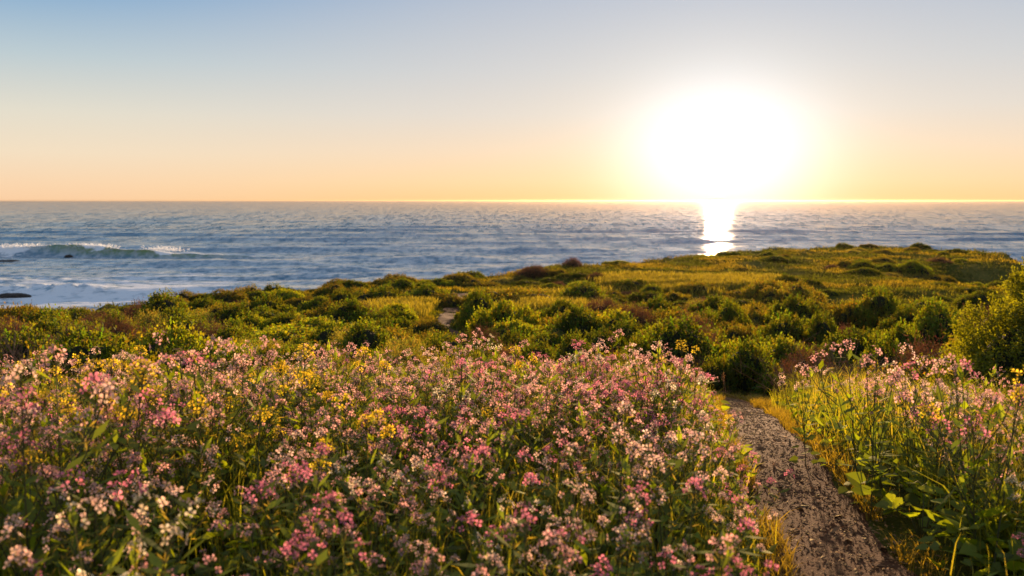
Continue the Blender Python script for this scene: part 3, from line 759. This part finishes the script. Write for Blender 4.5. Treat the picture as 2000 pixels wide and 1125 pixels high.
def plant_proto(seed, col, H, nb, nf, rad, psize, dark=.75, leafc=LEAFC, leafy_=1.0):
    rg = np.random.default_rng(seed); st = Acc(); lf = Acc(); heads = []
    main = np.array([0, 0, 0]); tips = []
    for b_ in range(nb):
        a_ = b_ * 2.4 + rg.uniform(-.4, .4); sp = rg.uniform(.06, .2) * H * (0.25 if b_ == 0 else 1)
        h0 = 0 if b_ == 0 else rg.uniform(.2, .55) * H; h1 = H * (1 if b_ == 0 else rg.uniform(.72, 1.0))
        p0 = np.array([0, 0, h0]); p3 = np.array([math.cos(a_) * sp * 1.6, math.sin(a_) * sp * 1.6, h1])
        p1 = p0 + np.array([math.cos(a_) * sp * .5, math.sin(a_) * sp * .5, (h1 - h0) * .3]); p2 = p0 + np.array([math.cos(a_) * sp * 1.2, math.sin(a_) * sp * 1.2, (h1 - h0) * .65])
        pts = np.array([p0, p1, p2, p3]) ; tube(st, pts, .0032 if b_ == 0 else .0022, .0013, c=(.10, .11, .03))
        tips.append((p3, unit(p3 - p2)))
        kk = int(7 * leafy_)
        q = rg.random(kk); base = np.stack([np.interp(q, [0, .33, .66, 1], pts[:, j]) for j in range(3)], 1)
        leaves(lf, base, unit(rg.normal(size=(kk, 3)) * [1, 1, .4] + [0, 0, .45]), rg.uniform(.03, .09, kk), rg.uniform(.006, .014, kk), leafc * rg.uniform(.8, 1.5, (kk, 1)), up=np.array([0, 0, 1.0]))
        # slender seed pods / old pedicels below the head
        kk = 7; q = rg.uniform(.6, .97, kk); base = np.stack([np.interp(q, [0, .33, .66, 1], pts[:, j]) for j in range(3)], 1)
        leaves(lf, base, unit(rg.normal(size=(kk, 3)) + [0, 0, .8]), .028, .0018, np.array([.20, .16, .05]))
    kk = int(9 * leafy_); az = rg.uniform(0, 6.28, kk)
    base = np.stack([np.cos(az) * .02, np.sin(az) * .02, rg.uniform(.02, .22, kk) * H / .6], 1)
    round_leaves(lf, base, np.stack([np.cos(az), np.sin(az), rg.uniform(-.1, .7, kk)], 1), rg.uniform(.045, .10, kk), leafc * rg.uniform(.7, 1.3, (kk, 1)))
    for (p, d) in tips:
        B = blossom(rg, col, int(nf * rg.uniform(.5, 1.35)), rad * rg.uniform(.6, 1.25), psize, dark)
        heads.append((p, B, rg.uniform(0, 6.28)))
    whole = Acc()
    sp_ = st.pack(); lp = lf.pack()
    whole.add(sp_['v'], q=sp_['q'], c=sp_['c'], m=1); whole.add(lp['v'], q=lp['q'] if len(lp['q']) else None, t=lp['t'], c=lp['c'], m=2)
    for p, B, r_ in heads:
        stamp(whole, B, np.array([p]), np.array([r_]), 1.0)
    return dict(stem=mesh_from('plant_stem', sp_, [M_STEM]), foliage=mesh_from('plant_foliage', lp, [M_LEAF]),
                heads=[(p, mesh_from('blossom_cluster', B, [M_PETAL, M_STEM]), r_) for p, B, r_ in heads], whole=whole.pack())


KINDS = dict(
    pink=dict(col=PINK, name='wild_radish_plant', word='pink-flowered'), pale=dict(col=PALE, name='wild_radish_plant', word='pale pink-flowered'),
    magenta=dict(col=MAG, name='wild_radish_plant', word='deep magenta-flowered'), white=dict(col=WHITE, name='wild_radish_plant', word='creamy white-flowered'),
    yellow=dict(col=YEL, name='mustard_plant', word='yellow-flowered'))
FP = {}
for i, (kname, kd) in enumerate(KINDS.items()):
    yl = kname == 'yellow'
    FP[kname] = [plant_proto(100 + i * 10 + j, kd['col'], .60, 7 if not yl else 3, 8 if not yl else 14, .028 if not yl else .026, .0092 if not yl else .0085, .72 if not yl else .85) for j in range(3)]


def in_meadow(x, y):
    """1 inside the flower meadow; distance from the path and the far brink decide"""
    r = np.hypot(x, y); pd = path_dist(x, y); rim = 5.7 + (vnoise(x, y * 0, 1.1, 4) - .5) * .9 + np.clip(-x, 0, 4) * -.12
    rightside = x > np.interp(y, near_path[:, 1], near_path[:, 0]) if len(near_path) else x > 1
    lim = np.where(rightside, .32 + .05 * y, .37)
    # the shaded corner beside the path has leaves but few flowers
    return (r < rim + rightside * .9) & (pd > lim), rightside, pd
# scatter
pts = []
k = 8200
X = rng.uniform(-5.2, 6.3, k); Y = rng.uniform(.95, 7.0, k)
ok, rs_, pd_ = in_meadow(X, Y)
ok &= (np.abs(X) < .66 * Y + .75) & (np.hypot(X, Y) > 1.12)
sel = np.where(ok)[0]
P = []
cell = {}
for i in sel:
    x, y = X[i], Y[i]; mind = np.interp(y, [1, 2, 3.5, 5], [.22, .18, .13, .10])
    if rs_[i] and y < 3.6 and rng.random() < .55: continue
    key = (int(x / .26), int(y / .26)); bad = False
    for dx in (-1, 0, 1):
        for dy in (-1, 0, 1):
            for (a_, b_) in cell.get((key[0] + dx, key[1] + dy), ()):
                if (a_ - x) ** 2 + (b_ - y) ** 2 < mind ** 2: bad = True
    if bad: continue
    cell.setdefault(key, []).append((x, y)); P.append(i)
P = np.array(P)
X, Y, RS, PD = X[P], Y[P], rs_[P], pd_[P]
Z = height(X, Y)
cl = fbm(X, Y, 1.3, 60, 3); u = rng.random(len(X))
kindarr = np.where(cl > .71, 'magenta', np.where(cl < .40, 'pale', 'pink')).astype(object)
kindarr[(u < .16)] = 'pale'; kindarr[(u > .16) & (u < .20)] = 'white'; kindarr[(u > .27) & (u < .33)] = 'magenta'; kindarr[(u > .36) & (u < .55)] = 'pink'
yprob = np.where(RS, .012, np.interp(X / Y, [-.7, -.35, -.1, .1], [.16, .11, .035, .01])) * np.where(Y < 2.6, .35, 1)
kindarr[rng.random(len(X)) < yprob] = 'yellow'
SC = rng.uniform(.72, 1.05, len(X)) * np.where(Y > 4.3, .95, 1) * np.where((X < -.35 * Y) & (Y < 3.2), 1.12, 1.0) * np.where(RS, .8, 1)
SC *= np.where(rng.random(len(X)) > .95, 1.22, 1) * np.where(PD < .5, .75, 1) * np.where(kindarr == 'yellow', 1.1, 1)
# near the camera keep them under the lens
SC = np.where(Y < 1.7, np.minimum(SC, .92), SC)
# the tall single stalks that stand up in front of the shrubs (pixel, head row, distance, kind)
TALL = [(92, 662, 2.6, 'pink'), (15, 680, 2.3, 'pale'), (185, 682, 2.7, 'yellow'), (165, 690, 3.0, 'yellow'), (393, 642, 3.3, 'pink'), (415, 655, 3.4, 'pale'), (345, 668, 3.2, 'pink'), (310, 672, 3.3, 'magenta'),
        (572, 664, 3.4, 'yellow'), (440, 682, 3.5, 'pink'), (228, 700, 2.9, 'yellow'), (610, 705, 3.6, 'yellow'), (520, 708, 3.7, 'yellow'), (680, 765, 2.9, 'yellow'), (712, 796, 2.8, 'yellow'), (140, 712, 2.4, 'magenta'),
        (1290, 655, 4.2, 'pale'), (1312, 662, 4.3, 'pink'), (1330, 655, 4.5, 'yellow'), (1150, 650, 5.0, 'pale'), (1025, 668, 4.8, 'pink'),
        (1700, 655, 3.8, 'pink'), (1725, 668, 3.6, 'pink'), (1935, 680, 3.1, 'pink'), (1948, 695, 3.0, 'magenta'), (1975, 706, 2.9, 'yellow'), (1800, 660, 4.0, 'pale'), (1845, 690, 3.6, 'pale'), (1590, 700, 4.4, 'pale'),
        (740, 868, 2.6, 'white'), (800, 865, 2.7, 'pale'), (1440, 1070, 1.9, 'magenta'), (1400, 1020, 1.9, 'pink'), (1040, 960, 2.0, 'magenta'), (960, 780, 3.0, 'magenta'), (560, 868, 2.3, 'magenta'), (1330, 920, 2.2, 'magenta'), (185, 945, 1.8, 'white')]
Xs, Ys, Zs, Ks, Ss = [], [], [], [], []
for px, py, d, kk in TALL:
    x = d * (px - 1000) / FPX; z = float(height(x, d)); top = CAMZ - math.tan(PITCH - math.atan((562.5 - py) / FPX)) * d
    Xs.append(x); Ys.append(d); Zs.append(z); Ks.append(kk); Ss.append(max(.55, (top - z) / .64))
nt_ = len(Xs)
X = np.concatenate([Xs, X]); Y = np.concatenate([Ys, Y]); Z = np.concatenate([Zs, Z]); kindarr = np.concatenate([np.array(Ks, object), kindarr]); SC = np.concatenate([Ss, SC]); RS = np.concatenate([np.array(Xs) > .9, RS])
PD = np.concatenate([path_dist(np.array(Xs), np.array(Ys)), PD])
# which show largest: the tall ones, then the near ones inside the frame
px_, py_ = project(np.column_stack([X, Y, Z + .5 * SC]))
inframe = (px_ > -40) & (px_ < 2040) & (py_ < 1150)
score = np.where(inframe, SC / Y, -1); score[:nt_] = 99
order = np.argsort(-score)
yidx = [i for i in order if kindarr[i] == 'yellow' and inframe[i]][:60]
indiv = list(dict.fromkeys(yidx + [i for i in order if kindarr[i] != 'yellow'][:290]))
iset = set(int(i) for i in indiv)
TL = rng.normal(size=(len(X), 2)) * .07; RZ_ = rng.uniform(0, 6.28, len(X))
def zone(i):
    if i < nt_: return None
    side = 'beyond the path' if RS[i] else 'in the broad meadow'; y = Y[i]
    dep = 'at the very front' if y < 1.8 else 'towards the front' if y < 2.6 else 'midway' if y < 4 else 'at the far brink'
    return f"{dep} {side}"
ZR = {}
for i in iset:
    if i >= nt_: ZR.setdefault((kindarr[i], zone(i)), []).append((PD[i], i))
RANK = {i: j for L_ in ZR.values() for j, (_, i) in enumerate(sorted(L_))}
TALLW = {}
for i in sorted(iset):
    kk = kindarr[i]; kd = KINDS[kk]; pr = FP[kk][i % 3]
    nm = kd['name']; cat = 'mustard plant' if kk == 'yellow' else 'wildflower'
    zn = zone(i)
    if zn is None:
        px, py = TALL[i][:2]
        cnt = sum(1 for t in TALL if t[3] == kk); rank = sorted([t[0] for t in TALL if t[3] == kk], reverse=True).index(px)
        what = 'stalk standing taller than its neighbours' if py < 730 else 'plant with extra large blooms'
        lab = f"{kd['word']} {what}, {ordinal(rank)} such from the tall edge shrub"; grp = f"{kd['word']} stalks that stand out"
    else:
        lab = f"{kd['word']} plant {zn}, {ordinal(RANK[i])} such from the path"; grp = f"{kd['word']} plants {zn}"
    root = link(nm, None, loc=(X[i], Y[i], Z[i] - .01), rz=RZ_[i], sc=float(SC[i]), label=lab, cat=cat, group=grp)
    root.rotation_euler = (float(TL[i, 0]), float(TL[i, 1]), float(RZ_[i]))
    link('stem', pr['stem'], root); link('foliage', pr['foliage'], root)
    for p, me, r_ in pr['heads']:
        link('blossom_cluster', me, root, loc=p, rz=r_)
print('plants', len(X), 'individuals', len(iset), 'shrubs', len(SHR), NKEY)
a = Acc()
for kk in KINDS:
    for j in range(3):
        idx = np.array([i for i in range(len(X)) if i not in iset and kindarr[i] == kk and i % 3 == j], int)
        if len(idx):
            stamp(a, FP[kk][j]['whole'], np.column_stack([X[idx], Y[idx], Z[idx] - .01]), RZ_[idx], SC[idx], tilt=TL[idx])
link('wildflower_growth', mesh_from('wildflower_growth', a.pack(), [M_PETAL, M_STEM, M_LEAF]), label='dense mass of small pink and white wildflowers filling the meadow', cat='wildflowers', kind='stuff')

# ------------------------------------------------------------------ undergrowth leaves and grass in the meadow
k = 60000
x = rng.uniform(-6.5, 7.5, k); y = rng.uniform(.8, 9.0, k); r = np.hypot(x, y)
pd = path_dist(x, y); on = (np.abs(x) < .7 * y + 1.2) & (r > .8)
keep = on & (pd > .27 + rng.random(k) * .12) & (rng.random(k) < np.where(r < 7, 1, .35))
x, y, pd = x[keep], y[keep], pd[keep]; k = len(x)
a = Acc()
h_ = rng.random(k) ** .8 * np.interp(pd, [.25, .5, 1], [.10, .26, .36]); az = rng.uniform(0, 6.28, k)
col = LEAFC * rng.uniform(.6, 1.3, (k, 1)) * np.where(rng.random((k, 1)) > .9, 1.4, 1)
half = k // 2
B_ = np.column_stack([x, y, height(x, y) + h_])
round_leaves(a, B_[:half], np.stack([np.cos(az), np.sin(az), rng.uniform(-.3, .5, k)], 1)[:half], rng.uniform(.03, .085, half), col[:half], 0)
leaves(a, B_[half:], np.stack([np.cos(az), np.sin(az), rng.uniform(-.1, 1.2, k)], 1)[half:], rng.uniform(.04, .10, k - half), rng.uniform(.006, .014, k - half), col[half:], 0)
link('undergrowth', mesh_from('undergrowth', a.pack(), [M_LEAF]), label='dark green leafy undergrowth beneath the flowers', cat='undergrowth', kind='stuff')

GRASSC = np.array([.22, .26, .022]); GOLD = np.array([.42, .34, .07])
k = 85000
x = rng.uniform(-6.5, 8, k); y = rng.uniform(.9, 9.5, k); r = np.hypot(x, y); pd = path_dist(x, y)
rside = x > np.interp(y, near_path[:, 1], near_path[:, 0])
clump = fbm(x, y, 2.2, 33, 3)
keep = (np.abs(x) < .7 * y + 1) & (r > 1.0) & (pd > .25 + .25 * rng.random(k)) & (rng.random(k) < np.clip((clump - .38) * 5, .15, 1)) & (rng.random(k) < np.where(r < 3, .8, 1))
x, y, r, pd, rside, clump = (q[keep] for q in (x, y, r, pd, rside, clump)); k = len(x)
a = Acc()
H = rng.uniform(.25, .55, k) * np.interp(pd, [.25, .6], [.45, 1]) * np.where(rside, 1.0, .95)
gm = np.clip((fbm(x, y, .9, 44, 2) - .35) * 2.2 + rside * .25, 0, 1)[:, None] * rng.random((k, 1))
blades(a, np.column_stack([x, y, height(x, y) - .01]), H, rng.normal(size=(k, 2)) * .28, rng.uniform(.0016, .0036, k), GRASSC * (1 - gm) + GOLD * gm)
# short turf along the path edges
k = 30000; i = rng.integers(0, int(len(near_path) * .8), k); sd = rng.choice([-1, 1], k); off = sd * (.20 + np.abs(rng.normal(size=k)) * .09)
tg = unit(np.gradient(near_path, axis=0))[i]; xy = near_path[i] + np.stack([-tg[:, 1], tg[:, 0]], 1) * off[:, None]
kp = vnoise(xy[:, 0], xy[:, 1], 3.0, 9) > .42; xy = xy[kp]; k = len(xy)
blades(a, np.column_stack([xy, height(xy[:, 0], xy[:, 1])]), rng.uniform(.03, .12, k), rng.normal(size=(k, 2)) * .5, rng.uniform(.001, .0024, k), np.array([.24, .19, .035]) * rng.uniform(.5, 1.3, (k, 1)))
link('grass', mesh_from('grass', a.pack(), [M_GRASS]), label='tall green and golden grass growing among the wildflowers', cat='grass', kind='stuff')

# ------------------------------------------------------------------ broad-leaved plants along the path and a spiky tuft
def broadleaf(px, py, size, n_, label, seed, tint=1.0):
    p = on_ground([px], [py])[0]; rg = np.random.default_rng(seed); root = link('broadleaf_plant', None, loc=p, rz=rg.uniform(0, 6), label=label, cat='leafy plant', group='broad-leaved plants beside the footpath')
    for i in range(n_):
        L = Acc(); az = i * 2.4 + rg.normal() * .3; hh = rg.uniform(.25, 1.0) * size; e = np.array([[math.cos(az) * size * .5, math.sin(az) * size * .5, hh]])
        st = Acc(); tube(st, [[0, 0, 0], [e[0][0] * .4, e[0][1] * .4, hh * .7], e[0]], .003, .002)
        lf = Acc(); round_leaves(lf, e, np.array([[math.cos(az), math.sin(az), rg.uniform(-.2, .9)]]), rg.uniform(.22, .42) * size, np.array([[.18, .23, .022]]) * tint * rg.uniform(.8, 1.3), 0, .2)
        o = link('leaf', mesh_from('broad_leaf', lf.pack(), [M_LEAF]), root); link('leaf_stalk', mesh_from('leaf_stalk', st.pack(), [M_STEM]), o)
for i, (px, py, s_, n_, lab) in enumerate([
    (1370, 850, .22, 9, 'bright yellow-green leafy plant where the path begins to narrow'), (1400, 925, .22, 10, 'bright sunlit broad-leaved plant hanging over the bend of the path'),
    (1425, 985, .2, 8, 'glowing broad-leaved plant below the one at the bend of the path'), (1345, 800, .2, 8, 'small bright leafy plant above the bend at the meadow brink'),
    (1610, 870, .15, 8, 'leafy plant across the path from the glowing leaves'), (1650, 940, .17, 7, 'small leafy plant with one round sunlit leaf beyond the path'),
    (1730, 985, .2, 8, 'dark leafy plant at the edge of the shaded meadow beyond the path'), (1800, 1060, .22, 10, 'large dark leafy plant in shade where the path is widest'),
    (1880, 1010, .24, 10, 'tall dark leafy plant behind the one where the path is widest'), (1520, 790, .14, 7, 'low leafy plant where the path dips out of sight'),
    (1380, 1120, .24, 9, 'big pale green leaves low at the picture edge beside the path'), (1960, 1100, .22, 9, 'dark leafy plant beside the spiky grass tuft'),
    (1340, 1060, .2, 8, 'shaded broad-leaved plant under the magenta flowers by the path'), (1560, 820, .13, 7, 'small leafy plant just after the low one at the dip')]):
    broadleaf(px, py, s_, n_, lab, 300 + i)
a = Acc(); p = on_ground([1965], [1125])[0]; k = 90
blades(a, np.column_stack([rng.normal(size=(k, 2)) * .04, np.zeros(k)]), rng.uniform(.25, .48, k), rng.normal(size=(k, 2)) * .45, rng.uniform(.003, .006, k), GRASSC * rng.uniform(.6, 1.3, (k, 1)))
link('grass_tuft', mesh_from('grass_tuft', a.pack(), [M_GRASS]), loc=p, label='spiky tuft of long arching grass in the shaded corner beyond the path', cat='grass tuft')
# one dry stalk at the dip of the path
a = Acc(); p = on_ground([1412], [790])[0]; tube(a, [[0, 0, 0], [.005, 0, .15], [0, 0, .34]], .003, .002, c=(.3, .18, .09)); leaves(a, np.column_stack([rng.normal(size=(30, 2)) * .006, rng.uniform(.24, .36, 30)]), rng.normal(size=(30, 3)) + [0, 0, 1], .02, .005, (.3, .18, .09))
link('dry_stalk', mesh_from('dry_stalk', a.pack(), [M_TWIG]), loc=p, label='single dry brown stalk standing at the dip of the path', cat='dry stalk')

# ------------------------------------------------------------------ low growth on the slope beyond
k = 140000
az = np.radians(rng.uniform(-36, 36, k)); e = edge(az) + 2; r = 7.5 * (e / 7.5) ** rng.random(k)
x, y = r * np.sin(az), r * np.cos(az)
keep = (path_dist(x, y) > .5) & (path_dist(x, y, CROSS) > .9) & (rng.random(k) < np.clip((fbm(x, y, .35, 91, 3) - .3) * 4, .12, 1))
x, y, r, az = x[keep], y[keep], r[keep], az[keep]; k = len(x)
a = Acc(); per = 5
bx_ = np.repeat(np.column_stack([x, y, height(x, y)]), per, 0); bx_[:, :2] += rng.normal(size=(k * per, 2)) * .06 * np.repeat(1 + r * .02, per)[:, None]
cmix = fbm(x, y, .3, 92, 3); golden = np.clip((cmix - .45) * 5, 0, 1)[:, None]
cc = np.array([.045, .056, .008]) * (1 - golden) + np.array([.13, .11, .02]) * golden
cc = cc * rng.uniform(.6, 1.4, (k, 1)); s_ = np.repeat(1 + r * .03, per)
leaves(a, bx_, unit(rng.normal(size=(k * per, 3)) * .45 + [0, 0, 1]), rng.uniform(.06, .17, k * per) * s_ ** .5, .009 * s_, np.repeat(cc, per, 0))
link('ground_cover', mesh_from('ground_cover', a.pack(), [M_SHRUB]), label='low mixed green and brown growth carpeting the slope between the shrubs', cat='ground cover', kind='stuff')

# tall pale grass in the open patches
k = 34000
bx0 = np.column_stack([rng.choice([0, 1, 2, 3], k, p=[.42, .25, .18, .15])])[:, 0]
cx = np.choose(bx0, [1350, 1000, 790, 1600]); wx_ = np.choose(bx0, [170, 150, 90, 250]); cy_ = np.choose(bx0, [562, 597, 606, 535]); hy = np.choose(bx0, [14, 17, 17, 8])
G = on_ground(cx + wx_ * rng.uniform(-1, 1, k), cy_ + hy * rng.uniform(-1, 1, k)); r = np.hypot(G[:, 0], G[:, 1])
G[:, :2] += rng.normal(size=(k, 2)) * .5; G[:, 2] = height(G[:, 0], G[:, 1])
ok = (r < 60) & (path_dist(G[:, 0], G[:, 1]) > .7) & (path_dist(G[:, 0], G[:, 1], CROSS) > 1.0); G = G[ok]; k = len(G); r = r[ok]
a = Acc(); blades(a, G, rng.uniform(.25, .6, k), rng.normal(size=(k, 2)) * .3, .006 + .0003 * r, (np.array([.235, .215, .035]) * rng.uniform(.6, 1.3, (k, 1))))
link('meadow_grass', mesh_from('meadow_grass', a.pack(), [M_GRASS]), label='tall golden grass in the open patches around the far footpath', cat='grass', kind='stuff')

# ------------------------------------------------------------------ haze over land and sea
M_HAZE, n = mat('haze')
pv = n.n('ShaderNodeVolumePrincipled'); pv.inputs['Density'].default_value = 0.00003; pv.inputs['Anisotropy'].default_value = 0.80
pv.inputs['Color'].default_value = (.50, .37, .26, 1)
o = n.n('ShaderNodeOutputMaterial'); n.l(pv.outputs[0], o.inputs['Volume'])
HB = 14000.0; z0, z1 = SEA_Z - 6, 3.0
a = Acc(); a.add([[x, y, z] for z in (z0, z1) for x, y in ((-HB, -HB), (HB, -HB), (HB, HB), (-HB, HB))], q=[[3, 2, 1, 0], [4, 5, 6, 7], [0, 1, 5, 4], [1, 2, 6, 5], [2, 3, 7, 6], [3, 0, 4, 7]])
link('haze', mesh_from('haze', a.pack(), [M_HAZE]), kind='stuff', label='thin golden haze over the land and the sea', cat='haze')
